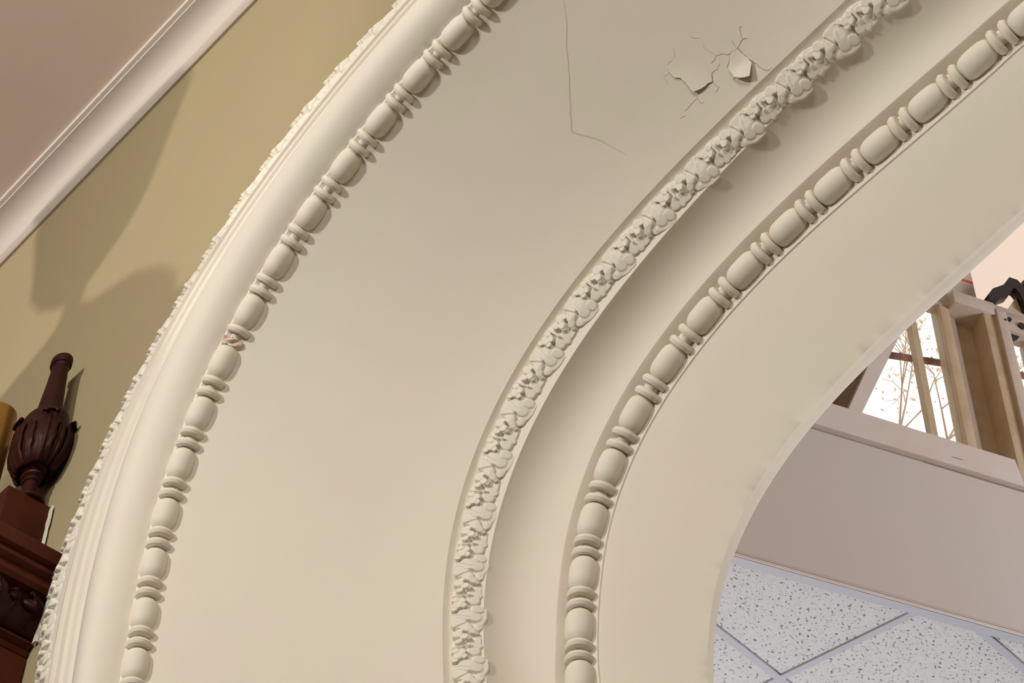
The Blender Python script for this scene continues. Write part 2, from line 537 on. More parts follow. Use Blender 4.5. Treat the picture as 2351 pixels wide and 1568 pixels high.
hall = []
tag(box('floor', XL, XR, -9.0, 9.6, -0.1, 0.0, FLOOR), kind='structure')
tag(box('wall_left', XL - 0.1, XL, -9.0, WY, 0, 7.6, HALLWALL), kind='structure')
tag(box('wall_right', XR, XR + 0.1, -9.0, WY, 0, 7.9, HALLWALL), kind='structure')
tag(box('wall_rear', XL - 0.1, XR + 0.1, -9.1, -9.0, 0, 7.9, HALLWALL), kind='structure')
v = [(XL - .1, -9.1, ceil_z(XL - .1)), (XR + .1, -9.1, ceil_z(XR + .1)), (XR + .1, WY + .05, ceil_z(XR + .1)), (XL - .1, WY + .05, ceil_z(XL - .1))]
v += [(a, b, c + 0.12) for a, b, c in v]
tag(obj('ceiling', mesh('ceiling', v, [(0, 1, 2, 3), (7, 6, 5, 4), (0, 4, 5, 1), (1, 5, 6, 2), (2, 6, 7, 3), (3, 7, 4, 0)], CEIL)),
    'beige painted ceiling above the white crown moulding', kind='structure')

# crown moulding: roll at the wall, wide cove, fillet under the ceiling (section: distance from wall, height above its lower edge)
sec = [(0.0, 0.0), (0.010, -0.002), (0.018, 0.002), (0.028, 0.012), (0.030, 0.022), (0.025, 0.032), (0.021, 0.036), (0.024, 0.040)]
sec += [(0.026 + 0.086 * (1 - math.cos(a)) ** 1.0, 0.040 + 0.070 * math.sin(a)) for a in [PI / 2 * k / 10 for k in range(1, 11)]]
sec += [(0.118, 0.110), (0.120, 0.114), (0.134, 0.116), (0.136, 0.120), (0.136, 0.134)]
rows = []
for i in range(31):
    x = XL + (XR - XL) * i / 30
    zb = ceil_z(x) - 0.134
    rows.append([(x, WY - d, zb + h) for d, h in sec])
vs, fs = loft(rows)
tag(obj('trim_1', mesh('trim_1', vs, fs, CROWN, auto=0.5)), 'white crown moulding between the tan wall and the beige ceiling', kind='structure')

# ---------------------------------------------------------------- outer moulding of the arch
OUTER = [('A', 'A', 0, -0.004, 0.0102), ('A', 'A', 0, -0.006, 0.0), ('A', 'G', 0.2, 0, 0.000), ('A', 'G', 0.8, 0, 0.001), ('A', 'G', 0.93, 0, 0.003),
         ('G', 'G', 0, 0.001, -0.001), ('G', 'B', 0.06, 0, -0.002), ('G', 'B', 0.10, 0, 0.0025), ('G', 'B', 0.24, 0, 0.003), ('G', 'B', 0.28, 0, -0.0015),
         ('G', 'B', 0.5, 0, -0.002), ('G', 'B', 0.54, 0, 0.001), ('G', 'B', 0.72, 0, 0.0010), ('G', 'B', 0.82, 0, 0.0015), ('G', 'B', 0.99, 0, 0.009), ('B', 'B', 0, -0.001, 0.0),
         ('B', 'B', 0, -0.0010, 0.015)]
trim_out = band('trim_2', OUTER, ORNAMENT)
tag(trim_out, 'outermost plaster moulding of the arch against the tan wall', kind='structure')
ROLL_P = []
for k in range(0, 17):
    w = k / 16
    ROLL_P.append(('B', 'H', w, -0.006 * (1 - w) , 0.006 * (1 - w) ** 3 - 0.0))
def roll_entries():
    out = []
    for k in range(17):
        w = k / 16
        h = 0.031 * (math.sin(PI * w ** 1.2) ** 0.75)
        # bulge towards the hall and the opening
        out.append(('B', 'H', w, -0.32 * h - 0.002 * (1 - w), -0.95 * h + 0.015 * (1 - w) ** 8 + 0.002 * w))
    return out
roll = band('roll_moulding', roll_entries(), ORNAMENT, trim_out, auto=0.9)
fillet = band('bead_fillet', [('H', 'H', 0, 0.001, 0.003), ('H', 'H', 0, 0.0005, -0.002), ('H', 'H', 0, -0.002, -0.001), ('H', 'H', 0, -0.0045, 0.0045), ('H', 'H', 0, -0.0115, 0.0125)], ORNAMENT, trim_out)

# ---------------------------------------------------------------- the wide field
def field_pt(f, w):
    q = w * (len(FIELD) - 1)
    i = min(int(q), len(FIELD) - 2)
    t = q - i
    return pw(FIELD[i], f).lerp(pw(FIELD[i + 1], f), t)


field = band('wall_arch_field', [FIELD[0]] + FIELD[1:-1] + [FIELD[-1]], PLASTER, auto=1.0, wob=0.0012)
tag(field, 'wide smooth cream plaster band of the arch between the outer beads and the leaf band', kind='structure')


def field_normal(f, w):
    a = field_pt(f + 0.003, w) - field_pt(f - 0.003, w)
    b = field_pt(f, min(w + 0.01, 1)) - field_pt(f, max(w - 0.01, 0))
    n = a.cross(b).normalized()
    return n if n.y < 0 else -n


CRACKS = {
    'long': [(1.1001, 0.2628), (1.0864, 0.3084), (1.0511, 0.394), (1.0274, 0.4509), (1.0032, 0.5084), (0.9818, 0.5628), (0.9856, 0.5907), (0.9919, 0.6344), (0.9947, 0.6815), (0.9965, 0.7649)],
    'a': [(1.1362, 0.6111), (1.1297, 0.6298), (1.1232, 0.634), (1.114, 0.6345), (1.1107, 0.6524), (1.1088, 0.6797), (1.1134, 0.7015), (1.1133, 0.7284), (1.1106, 0.7633), (1.1103, 0.7819), (1.118, 0.7942), (1.1254, 0.799), (1.1295, 0.7977), (1.1345, 0.805), (1.141, 0.7815), (1.1467, 0.7774), (1.1498, 0.7835), (1.1589, 0.7696)],
    'b': [(1.1349, 0.8037), (1.1335, 0.8149), (1.1348, 0.8428), (1.1261, 0.855)],
    'c': [(1.1517, 0.7464), (1.1569, 0.7462), (1.1635, 0.7373), (1.1706, 0.7519), (1.1747, 0.7719), (1.1817, 0.7723), (1.187, 0.7765), (1.1885, 0.788), (1.1871, 0.815), (1.1865, 0.8436), (1.188, 0.8738), (1.1886, 0.9049), (1.1881, 0.9304), (1.1899, 0.9624), (1.1926, 0.9942), (1.1971, 0.9949), (1.199, 0.998)],
    'd': [(1.1873, 0.7758), (1.1908, 0.735)],
    'e': [(1.1884, 0.7769), (1.1957, 0.7704), (1.2026, 0.7662), (1.2069, 0.7772)],
    'e2': [(1.2026, 0.7662), (1.2024, 0.7566), (1.2098, 0.7219), (1.2132, 0.7229)],
    'f': [(1.1749, 0.7726), (1.1687, 0.7938), (1.1641, 0.7989), (1.1602, 0.807)],
    'g': [(1.1529, 0.8729), (1.1579, 0.8704), (1.1614, 0.9018), (1.1669, 0.9264), (1.1725, 0.94), (1.1815, 0.9028)],
    'h': [(1.1099, 0.7831), (1.1058, 0.813), (1.1033, 0.8407), (1.107, 0.8447)],
    'i': [(1.1054, 0.8117), (1.1, 0.8081), (1.0828, 0.8106)],
    'j': [(1.1609, 0.6211), (1.1621, 0.6315), (1.1666, 0.6448)],
    'k': [(1.1003, 0.6545), (1.0995, 0.6661), (1.0972, 0.6796)],
    'l': [(1.1103, 0.6533), (1.1016, 0.6532)],
    'm': [(1.1648, 0.6622), (1.1606, 0.6805), (1.1618, 0.7065), (1.1636, 0.7324)],
    'n': [(1.072, 0.818), (1.0795, 0.8267)],
    'FLA': [(1.114, 0.6345), (1.1107, 0.6524), (1.1088, 0.6797), (1.1134, 0.7015), (1.1133, 0.7284), (1.1106, 0.7633), (1.1103, 0.7819), (1.118, 0.7942), (1.1254, 0.799), (1.1295, 0.7977), (1.1345, 0.805), (1.141, 0.7815), (1.1462, 0.718), (1.1395, 0.6533), (1.1297, 0.6298), (1.1232, 0.634)],
    'FLB': [(1.1745, 0.7763), (1.1817, 0.7723), (1.187, 0.7765), (1.1871, 0.815), (1.1868, 0.88), (1.1815, 0.9028), (1.1725, 0.94), (1.1669, 0.9264), (1.1614, 0.9018), (1.1579, 0.8704), (1.1606, 0.8138), (1.1691, 0.795)],
}


def crack_mesh(pts, width):
    """a thin jagged fissure lying on the field"""
    ps = []
    rnd = random.Random(int(pts[0][0] * 1e4))
    for (f0, w0), (f1, w1) in zip(pts[:-1], pts[1:]):
        for k in range(4):
            t = k / 4
            j = 0 if k == 0 else 1
            ps.append((f0 + (f1 - f0) * t + j * rnd.uniform(-1, 1) * 0.0006, w0 + (w1 - w0) * t + j * rnd.uniform(-1, 1) * 0.0022))
    ps.append(pts[-1])
    P = []
    for f, w in ps:
        w = min(max(w, 0.01), 0.985)
        n = field_normal(f, w)
        P.append((field_pt(f, w) + n * 0.0012, n))
    rows = []
    for i, (p, n) in enumerate(P):
        t = (P[min(i + 1, len(P) - 1)][0] - P[max(i - 1, 0)][0]).normalized()
        s = t.cross(n).normalized()
        e = width * (0.25 + 0.75 * math.sin(PI * min(max(i / (len(P) - 1), 0.03), 0.97))) * rnd.uniform(0.6, 1.2)
        rows.append([p - s * e, p + n * 0.0006, p + s * e])
    return loft(rows)


for nm, pts in CRACKS.items():
    if nm.startswith('FL'):
        continue
    wd = {'long': 0.00045, 'a': 0.00055, 'c': 0.0006}.get(nm, 0.0006)
    vs, fs = crack_mesh(pts, wd)
    obj('crack', mesh('crack', vs, fs, CRACK_AND_SHADE if nm in 'acg' else HAIR), field)


def flake(pts, lift, tilt_c):
    """a paint scale standing off the field: thickness, with one rim lifted"""
    cf = sum(p[0] for p in pts) / len(pts)
    cw = sum(p[1] for p in pts) / len(pts)
    top, low = [], []
    n0 = field_normal(cf, cw)
    ring = []
    for k in (1.0, 0.66, 0.33):
        row = []
        for f, w in pts:
            ff, ww = cf + (f - cf) * k, cw + (w - cw) * k
            g = min(1.0, max(0.0, (tilt_c[0] * (ff - cf) / 0.02 + tilt_c[1] * (ww - cw) / 0.1) * 0.5 + 0.5))
            row.append(field_pt(ff, min(ww, 0.985)) + n0 * (0.0014 + lift * g * g))
        ring.append(row)
    vs, fs = loft(ring, close_v=True)
    n = len(pts)
    vs.append(field_pt(cf, cw) + n0 * (0.0014 + lift * 0.25))
    c = len(vs) - 1
    for k in range(n):
        fs.append((2 * n + k, 2 * n + (k + 1) % n, c))
    base = len(vs)
    for p in ring[0]:
        vs.append(p - n0 * 0.0011)
    for k in range(n):
        fs.append((k, (k + 1) % n, base + (k + 1) % n, base + k))
    return vs, fs


vs, fs = flake(CRACKS['FLA'], 0.008, (-1.0, 0.7))
obj('paint_flake', mesh('paint_flake', vs, fs, PLASTER, auto=0.6), field)
vs, fs = flake(CRACKS['FLB'], 0.014, (-0.4, 1.3))
obj('paint_flake', mesh('paint_flake', vs, fs, PLASTER, auto=0.6), field)

# ---------------------------------------------------------------- leaf band, cove, inner bead band, inner band
leafband = band('trim_3', [('D1', 'D1', 0, .0032, -.0075), ('D1', 'D1', 0, 0.0016, -0.0005), ('D1', 'D1', 0, 0.0004, -0.0016), ('D1', 'D2', 0.05, 0, 0.002), ('D1', 'D2', 0.6, 0, 0.002),
                           ('D1', 'D2', 0.78, 0, 0.001), ('D2', 'D2', 0, 0.0, -0.0005), ('D2', 'D2', 0, -0.0006, 0.003)], ORNAMENT)
tag(leafband, 'narrow plaster moulding carved with acanthus leaves around the middle of the arch', kind='structure')

COVE = [('D2', 'D2', 0, -0.0006, 0.003)]
for k in range(1, 15):
    t = k / 14
    # quadratic curve from the leaf band, first going deep, then turning in towards the opening
    # corner control point: radius of D2, depth of E1
    a, b, c = (1 - t) ** 2, 2 * t * (1 - t), t * t
    COVE.append(('D2', 'E1', c, -0.0006 * a - 0.002 * b, None, (a, b, c)))


def cove_entry(e, f):
    a, b, c = e[5]
    rD, rE = rho(K['D2'][1], f), rho(K['E1'][1], f)
    yD, yE = K['D2'][0] + 0.003, K['E1'][0]
    yc = yD + (yE - yD) * 0.80
    rc = rD - (rD - rE) * 0.18
    return a * (rD - 0.0006) + b * rc + c * rE, a * yD + b * yc + c * yE


rows = []
for f in FJ:
    row = [place_floor(*pp(COVE[0], f), f)]
    for e in COVE[1:]:
        row.append(place_floor(*cove_entry(e, f), f))
    rows.append(row)
vs, fs = loft(rows)
tag(obj('wall_arch_cove', mesh('wall_arch_cove', vs, fs, PLASTER, auto=1.0)), 'smooth hollow cream band between the leaf moulding and the inner string of beads', kind='structure')

beadband = band('trim_4', [('E1', 'E1', 0, 0, 0), ('E1', 'E1', 0, -0.001, 0.0015), ('E1', 'E1', 0, -0.003, 0.0135), ('E1', 'E1', 0, -0.0036, 0.0165), ('E1', 'E2', 0.30, -0.001, 0.0105),
                           ('E1', 'E2', 0.60, 0.000, 0.0065), ('E1', 'E2', 0.84, 0.0006, 0.0025), ('E2', 'E2', 0, 0.0002, 0.0006), ('E2', 'E2', 0, -0.0005, 0.0026)], ORNAMENT)
tag(beadband, 'inner plaster bead and reel moulding near the edge of the arch opening', kind='structure')


def rough(f, k):
    return noise.noise(Vector((f * 40, k, 0))) * 0.0032 + noise.noise(Vector((f * 13, k + 5, 0))) * 0.0034 + noise.noise(Vector((f * 110, k + 9, 0))) * 0.0016 + max(0.0, noise.noise(Vector((f * 42, k + 17, 0))) - 0.12) * 0.003


FI = [-0.9, -0.6, -0.35] + [-0.2 + 0.004 * i for i in range(0, 470)] + [1.68 + (PI - 1.68) * i / 40 for i in range(1, 41)] + [PI + 0.35, PI + 0.9]
FI = [-3.9] + FI + [PI + 3.9]
rows = []
for f in FI:
    row = []
    for k, (w, dr, dy) in enumerate([(0, -0.0005, 0.0026), (0.1, 0, 0.001), (.35, 0, 0.0012), (.65, 0, 0.0008), (.9, 0, 0.0003), (.975, 0, 0), (1, 0, 0)]):
        r, y = pp(('E2', 'F1', w, dr, dy), f)
        if k == 6:
            q = rough(f, 3.0); r += q * 0.6; y += q * 0.25
        if k == 5:
            r += rough(f, 3.0) * 0.3
        row.append(place_floor(r, y, f))
    for w, dr, dy in [(0.12, 0.0012, 0.001), (0.5, 0.0008, 0.0), (1, 0, 0), (1, 0.006, 0.006), (1, 0.09, 0.012)]:
        r, y = pp(('F1', 'F2', w, dr, dy), f)
        if w == 0.12:
            q = rough(f, 3.0); r += q * 0.55; y += q * 0.2
        row.append(place_floor(r, y, f))
    rows.append(row)
vs, fs = loft(rows)
tag(obj('wall_arch_edge', mesh('wall_arch_edge', vs, fs, PLASTER, auto=0.5)), 'plain cream inner band of the arch ending in a chipped edge at the opening', kind='structure')

# ---------------------------------------------------------------- beads and reels
def bead_mesh(L, W, H):
    """barrel-shaped oval bead: x along the string, y across, z off the ground"""
    rows = []
    N, M = 20, 24
    for i in range(N + 1):
        u = -1 + 2 * i / N
        x = math.sin(u * PI / 2)
        r = max(0.0, 1 - abs(x) ** 3.6) ** (1 / 2.25)
        rows.append([(L * x, W * r * math.cos(2 * PI * k / M), H * r * math.sin(2 * PI * k / M)) for k in range(M)])
    return mesh('bead', *loft(rows, close_v=True), ORNAMENT, smooth=True)


def reel_mesh(W, H, T, name='reel'):
    """lens-edged disc of a reel"""
    prof = [(-T * 0.75, 0.30), (-T, 0.80), (-T * 0.80, 0.90), (-T * 0.28, 0.975), (0, 1.0), (T * 0.28, 0.975), (T * 0.80, 0.90), (T, 0.80), (T * 0.75, 0.30)]
    M = 28
    rows = [[(x, W * r * math.cos(2 * PI * k / M), H * r * math.sin(2 * PI * k / M)) for k in range(M)] for x, r in prof]
    vs, fs = loft(rows, close_v=True)
    fs += [tuple(range(M)), tuple(range(9 * M - 1, 8 * M - 1, -1))]
    return mesh(name, vs, fs, ORNAMENT, auto=0.55)


def core_mesh(L, W, H):
    prof = [(-L, 0.75), (-L * 0.5, 0.6), (0, 0.62), (L * 0.5, 0.6), (L, 0.75)]
    M = 16
    rows = [[(x, W * r * math.cos(2 * PI * k / M), H * r * math.sin(2 * PI * k / M)) for k in range(M)] for x, r in prof]
    return mesh('reel_core', *loft(rows, close_v=True), ORNAMENT, smooth=True)


def broken_mesh(W, H, T):
    """what is left of a reel that has broken off: a low jagged stump of bare plaster"""
    rnd = random.Random(4)
    M = 18
    rows = []
    for x, r in [(-T * 1.3, 0.5), (-T * 1.1, 0.78), (T * 0.2, 0.82), (T * 1.2, 0.74), (T * 1.5, 0.45)]:
        rows.append([(x * (1 + rnd.uniform(-.3, .3)), W * r * 1.25 * math.cos(2 * PI * k / M) * rnd.uniform(.9, 1.08), H * r * 0.85 * math.sin(2 * PI * k / M) * rnd.uniform(.7, 1.2)) for k in range(M)])
    vs, fs = loft(rows, close_v=True)
    fs += [tuple(range(M)), tuple(range(5 * M - 1, 4 * M - 1, -1))]
    return mesh('broken_reel', vs, fs, DUSTY)


def put(name, me, parent, p, t, c, n):
    o = obj(name, me, parent)
    t = -t
    o.matrix_world = Matrix(((t.x, c.x, n.x, p.x), (t.y, c.y, n.y, p.y), (t.z, c.z, n.z, p.z), (0, 0, 0, 1)))
    o.matrix_basis = o.matrix_world.copy()
    return o


def string(parent, ent, e0, e1, first, step, k0, k1, L, W, H, sunk, broken=()):
    bm_, rm, cm = bead_mesh(L, W, H), reel_mesh(W * 1.03, H * 1.05, 0.0102), core_mesh(0.028, W * 0.72, H * 0.72)
    br = broken_mesh(W, H, 0.008) if broken else None
    tab = arc_table(ent)
    for k in range(k0, k1):
        a = first - step * k
        f = arc_to_angle(tab, a)
        t, c, n = frame_at(e0, e1, f)
        put('bead', bm_, parent, pw(ent, f) - n * sunk, t, c, n)
        for j in (0, 1):
            f = arc_to_angle(tab, a - step * 0.5 + (0.0168, -0.0168)[j])
            t, c, n = frame_at(e0, e1, f)
            p = pw(ent, f) - n * sunk
            if (k, j) in broken:
                put('broken_reel', br, parent, p, t, c, n)
            else:
                put('reel', rm, parent, p, t, c, n)
        f = arc_to_angle(tab, a - step * 0.5)
        t, c, n = frame_at(e0, e1, f)
        put('reel_core', cm, parent, pw(ent, f) - n * sunk, t, c, n)


string(trim_out, BEADLINE_C, ('H', 'H', 0, 0, 0), ('H', 'D1', .1, 0, .004), 2.4446, 0.14912, -24, 20, 0.0485, 0.0325, 0.0345, 0.0125, broken={(6, 1)})
string(beadband, BEADLINE_E, ('E1', 'E1', 0, 0, 0.012), ('E2', 'F1', .2, 0, 0), 2.3575, 0.14634, -20, 20, 0.0500, 0.0345, 0.0345, 0.004)

# ---------------------------------------------------------------- carved leaves: two pieces to a repeat
def lobe(u, v, x):
    """x = (u0, v0, ru, rv, angle, height)"""
    u0, v0, ru, rv, an, h = x
    du, dv = u - u0, (v - v0)
    ca, sa = math.cos(an), math.sin(an)
    a, b = (du * ca + dv * sa) / ru, (-du * sa + dv * ca) / rv
    d = a * a + b * b
    if d >= 1: return 0.0
    return h * (1 - d ** 7) ** 0.5 * (0.86 + 0.14 * a + 0.05 * b)


# u runs down the band over one repeat (0..1), v across it in the same measure (0 outer edge .. 0.55 inner fillet)
BIG = [(0.09, 0.20, 0.24, 0.21, 0.0, .26), (-0.01, 0.215, 0.15, 0.16, 0.3, .70), (0.13, 0.09, 0.15, 0.10, 0.0, .62), (-0.085, 0.335, 0.085, 0.085, 0.5, .95), (0.05, 0.30, 0.12, 0.09, 0.2, .85),
       (0.03, 0.05, 0.10, 0.07, 0.0, .5),
       (0.24, 0.185, 0.13, 0.085, 0.55, .80), (0.335, 0.265, 0.085, 0.055, 0.55, .95), (0.375, 0.315, 0.045, 0.04, 0.3, .9),
       (0.10, 0.385, 0.17, 0.055, -0.25, .62), (0.22, 0.345, 0.11, 0.06, -0.2, .55), (-0.03, 0.41, 0.09, 0.04, -0.2, .6)]
SMALL = [(0.66, 0.175, 0.30, 0.20, 0.0, .20), (0.42, 0.20, 0.16, 0.16, 0.0, .18), (0.40, 0.085, 0.085, 0.075, 0.2, .85), (0.335, 0.115, 0.05, 0.055, 0.2, .8), (0.47, 0.17, 0.075, 0.062, 0.6, 1.0), (0.545, 0.10, 0.06, 0.055, -0.2, .88), (0.50, 0.225, 0.045, 0.04, 0.5, .95),
         (0.64, 0.14, 0.022, 0.145, 0.05, .85), (0.59, 0.29, 0.12, 0.075, 0.9, .55), (0.70, 0.27, 0.12, 0.085, 0.5, .60), (0.50, 0.335, 0.10, 0.045, 0.1, .45),
         (0.715, 0.055, 0.055, 0.06, 0.3, .82), (0.745, 0.135, 0.075, 0.055, 0.9, .9), (0.82, 0.09, 0.085, 0.07, 0.3, .9), (0.845, 0.165, 0.055, 0.05, 0.5, .95), (0.90, 0.05, 0.05, 0.05, 0, .85)]


def leaf_height(u, v, group):
    h = 0.0
    for x in group:
        q = lobe(u, v, x)
        if q > h: h = q
    if group is BIG and h > 0:
        # the two carved veins of the broad leaf
        for (a, b, c, w, dp) in (((0.275, 0.02), (0.20, 0.11), (0.165, 0.235), 0.016, 0.30), ((-0.02, 0.03), (0.03, 0.12), (0.075, 0.25), 0.014, 0.16), ((0.06, 0.02), (0.08, 0.12), (0.10, 0.26), 0.010, 0.10)):
            d = 9
            for k in range(13):
                t = k / 12
                px_ = (1 - t) ** 2 * a[0] + 2 * t * (1 - t) * b[0] + t * t * c[0]
                py_ = (1 - t) ** 2 * a[1] + 2 * t * (1 - t) * b[1] + t * t * c[1]
                d = min(d, math.hypot(u - px_, v - py_))
            if d < w: h -= dp * (1 - (d / w) ** 2)
    if v > 0.22: h *= 1 - 0.80 * min(1, (v - 0.22) / 0.20)
    return max(h, 0.0)


def leaf_mesh(name, group, u0, u1, P, H, vs_scale=1.0, relief=1.0):
    NU, NV = int((u1 - u0) * 104), 58
    vmax = 0.50
    idx, vs, hs = {}, [], {}
    for i in range(NU + 1):
        for j in range(NV + 1):
            u = u0 + (u1 - u0) * i / NU
            v = -0.03 + (vmax + 0.03) * j / NV
            hs[i, j] = leaf_height(u, v, group)
    fs = []

    def vid(i, j):
        if (i, j) not in idx:
            u = u0 + (u1 - u0) * i / NU
            v = -0.03 + (vmax + 0.03) * j / NV
            idx[i, j] = len(vs)
            h = hs[i, j]
            vs.append((u * P, v * P * vs_scale, h * H if h > 0 else -0.003))
        return idx[i, j]
    for i in range(NU):
        for j in range(NV):
            if max(hs[i, j], hs[i + 1, j], hs[i, j + 1], hs[i + 1, j + 1]) > 0:
                fs.append((vid(i, j), vid(i, j + 1), vid(i + 1, j + 1), vid(i + 1, j)))
    return mesh(name, vs, fs, LEAFMAT, smooth=True)


def leaves(parent, ent, e0, e1, first, step, k0, k1, H, vscale, flip=False):
    big = leaf_mesh('broad_leaf', BIG, -0.20, 0.46, step, H, vscale)
    small = leaf_mesh('curled_leaf', SMALL, 0.26, 1.0, step, H, vscale)
    tab = arc_table(ent)
    for k in range(k0, k1):
        a = first - step * k
        for nm, me, mid in (('broad_leaf', big, 0.13), ('curled_leaf', small, 0.63)):
            f = arc_to_angle(tab, a - step * mid)
            t, c, n = frame_at(e0, e1, f)
            p = pw(ent, f) + t * (step * mid)
            put(nm, me, parent, p, t, c, n)


LEAFEDGE = ('D1', 'D2', .04, 0, 0.0005)
leaves(leafband, LEAFEDGE, ('D1', 'D1', 0, 0, 0), ('D2', 'D2', 0, 0, 0), 2.485, 0.15327, -20, 19, 0.0215, 1.20)
ROPEEDGE = ('A', 'G', .02, 0, 0.003)
leaves(trim_out, ROPEEDGE, ('A', 'A', 0, 0, 0.0), ('G', 'G', 0, 0, 0), 2.4446 * 1.19 + 0.03, 0.1510, -26, 22, 0.0260, 1.62)

# ---------------------------------------------------------------- organ case in the left corner, finial and pipe
case = empty('organ_case', (-3.90, 1.70, 0.0))
tag(case, 'dark mahogany organ case corner with moulded cornice and carved leaf frieze against the tan wall', 'organ case')


def case_part(name, prof, y0, y1, mat, auto=0.5, parent=case):
    vs, fs = extrude_profile(prof, y0, y1)
    return rel(case, obj(name, mesh(name, vs, fs, mat, auto=auto)))


YB = WY - 0.006
rel(case, box('plinth_block', -4.045, -3.93, 1.657, YB, 5.05, 5.24, WOODRED, b=0.002))
case_part('cornice', [(-4.4, 5.00), (-4.4, 5.095), (-3.93, 5.095), (-3.915, 5.088), (-3.80, 4.992), (-3.787, 4.984), (-3.783, 4.972), (-3.783, 4.938), (-3.790, 4.934),
                      (-3.801, 4.930), (-3.801, 4.924), (-3.790, 4.918), (-3.788, 4.905), (-3.796, 4.897), (-3.806, 4.893), (-3.806, 4.882), (-3.797, 4.876), (-3.794, 4.862), (-3.804, 4.850),
                      (-3.83, 4.846), (-4.4, 4.846)], 1.10, YB, WOODRED)
case_part('frieze', [(-4.4, 4.846), (-3.83, 4.846), (-3.825, 4.83), (-3.818, 4.80), (-3.828, 4.765), (-3.85, 4.742), (-3.87, 4.735), (-4.4, 4.735)], 1.12, YB, WOOD)
case_part('neck_moulding', [(-4.4, 4.735), (-3.862, 4.735), (-3.850, 4.730), (-3.848, 4.722), (-3.858, 4.716), (-3.866, 4.712), (-3.862, 4.703), (-3.868, 4.694), (-3.88, 4.690), (-4.4, 4.690)], 1.14, YB, WOODRED)
case_part('corner_post', [(-4.4, 0.0), (-3.868, 0.0), (-3.868, 4.690), (-4.4, 4.690)], 1.15, YB, WOODRED)
# filler squeezed between the case and the plaster
rnd = random.Random(2)
vs, fs = [], []
rows = []
for i in range(26):
    z = 4.72 + (5.245 - 4.72) * i / 25
    x = -3.93 if z > 5.09 else (-3.93 + (5.09 - z) / 0.105 * 0.143 if z > 4.985 else (-3.787 - max(0, (4.93 - z)) * 0.22))
    e = rnd.uniform(0.001, 0.007)
    rows.append([(x - 0.01, YB - 0.006, z), (x + e, YB - 0.006 + rnd.uniform(-.004, .0), z), (x + e + 0.003, YB + 0.0, z)])
vs, fs = loft(rows)
rel(case, obj('wall_filler', mesh('wall_filler', vs, fs, PUTTY)))


def carved_leaf(name, path, width, mat, parent, thick=0.006, lobes=5, curl=0.0):
    """a leaf laid along a path of (point, outward normal): scalloped rim, raised midrib and side veins"""
    N = len(path)
    rows = []
    M = 14
    for i, (p, n) in enumerate(path):
        s = i / (N - 1)
        t = (path[min(i + 1, N - 1)][0] - path[max(i - 1, 0)][0]).normalized()
        c = t.cross(n).normalized()
        w = width * (0.35 + 0.65 * math.sin(PI * min(1, 0.12 + s * 0.80)) ** 0.8) * (1 - 0.16 * (0.5 + 0.5 * math.cos(s * lobes * 2 * PI)))
        if curl:
            w = width * (0.62 + 0.38 * math.sin(PI * min(1, 0.12 + s * 0.80))) * (1 - 0.12 * (0.5 + 0.5 * math.cos(s * lobes * 2 * PI)))
            if s > 0.70: w = width * (0.74 if s < 0.9 else 0.74 * math.sqrt(max(0.0, 1 - ((s - 0.9) / 0.115) ** 2)))
        elif s > 0.9: w *= 1 - (s - 0.9) * 4.0
        row = []
        fade = 1.0 if not curl else max(0.0, min(1.0, (0.78 - s) / 0.1))
        for j in range(M + 1):
            q = -1 + 2 * j / M
            h = thick * (1.15 * fade * math.exp(-(q * 7) ** 2) + 0.85 * (1 - q ** 4) + 0.30 * fade * math.cos(q * 17) * math.exp(-abs(q) * 2.5) + 0.10 * math.cos(abs(q) * 8 - s * lobes * 2 * PI))
            h -= thick * 0.9 * (abs(q) > 0.93)
            row.append(p + c * (w * q) + n * h)
        rows.append(row)
    vs, fs = loft(rows)
    me = mesh(name, vs, fs, mat, smooth=True)
    o = obj(name, me)
    so = o.modifiers.new('thickness', 'SOLIDIFY'); so.thickness = thick * 0.5; so.offset = -1
    return o


# carved acanthus leaves along the frieze
for k in range(6):
    yc = 1.745 - k * 0.105
    for (dy, wd, top, out) in ((0, 0.047, 0.0, 0.020), (-0.052, 0.028, 0.012, 0.010)):
        path = []
        for i in range(15):
            s = i / 14
            z = 4.742 + 0.094 * s
            x = -3.866 + 0.050 * math.sin(s * PI * 0.55) + (out * max(0, s - 0.72) / 0.28)
            z -= 0.020 * max(0, s - 0.80) / 0.2
            th = (1 - s) * 0.9 - 0.2
            path.append((Vector((x, yc + dy + 0.012 * math.sin(s * 3), z)), Vector((1.0, 0, -0.5 + s * 0.7)).normalized()))
        rel(case, carved_leaf('carved_leaf', path, wd, WOOD, case, 0.008))

FX, FY = -3.984, 1.740
fin = empty('finial', (FX, FY, 5.2402))
fin.scale = (1.08, 0.74, 1.0)
tag(fin, 'dark turned wooden urn finial with carved leaves standing on the organ case', 'finial')
obj('foot', mesh('foot', *lathe([(0.0, 0.0), (0.062, 0.0), (0.066, 0.004), (0.066, 0.010), (0.058, 0.016), (0.040, 0.024), (0.031, 0.036), (0.026, 0.050), (0.0245, 0.066), (0.0245, 0.092), (0.0, 0.092)]), WOOD, auto=0.6), fin)
obj('collar', mesh('collar', *lathe([(0.0, 0.088), (0.028, 0.088), (0.031, 0.092), (0.031, 0.097), (0.027, 0.100), (0.030, 0.103), (0.037, 0.107), (0.0385, 0.112), (0.036, 0.118), (0.030, 0.121), (0.0, 0.122)]), WOOD, auto=0.6), fin)
BOWL = [(0.0, 0.118), (0.034, 0.119), (0.046, 0.127), (0.063, 0.143), (0.077, 0.166), (0.0855, 0.192), (0.0885, 0.218), (0.088, 0.246), (0.084, 0.275), (0.080, 0.298), (0.0795, 0.322), (0.077, 0.327), (0.0, 0.329)]
obj('bowl', mesh('bowl', *lathe(BOWL, 56), WOOD, auto=0.6), fin)
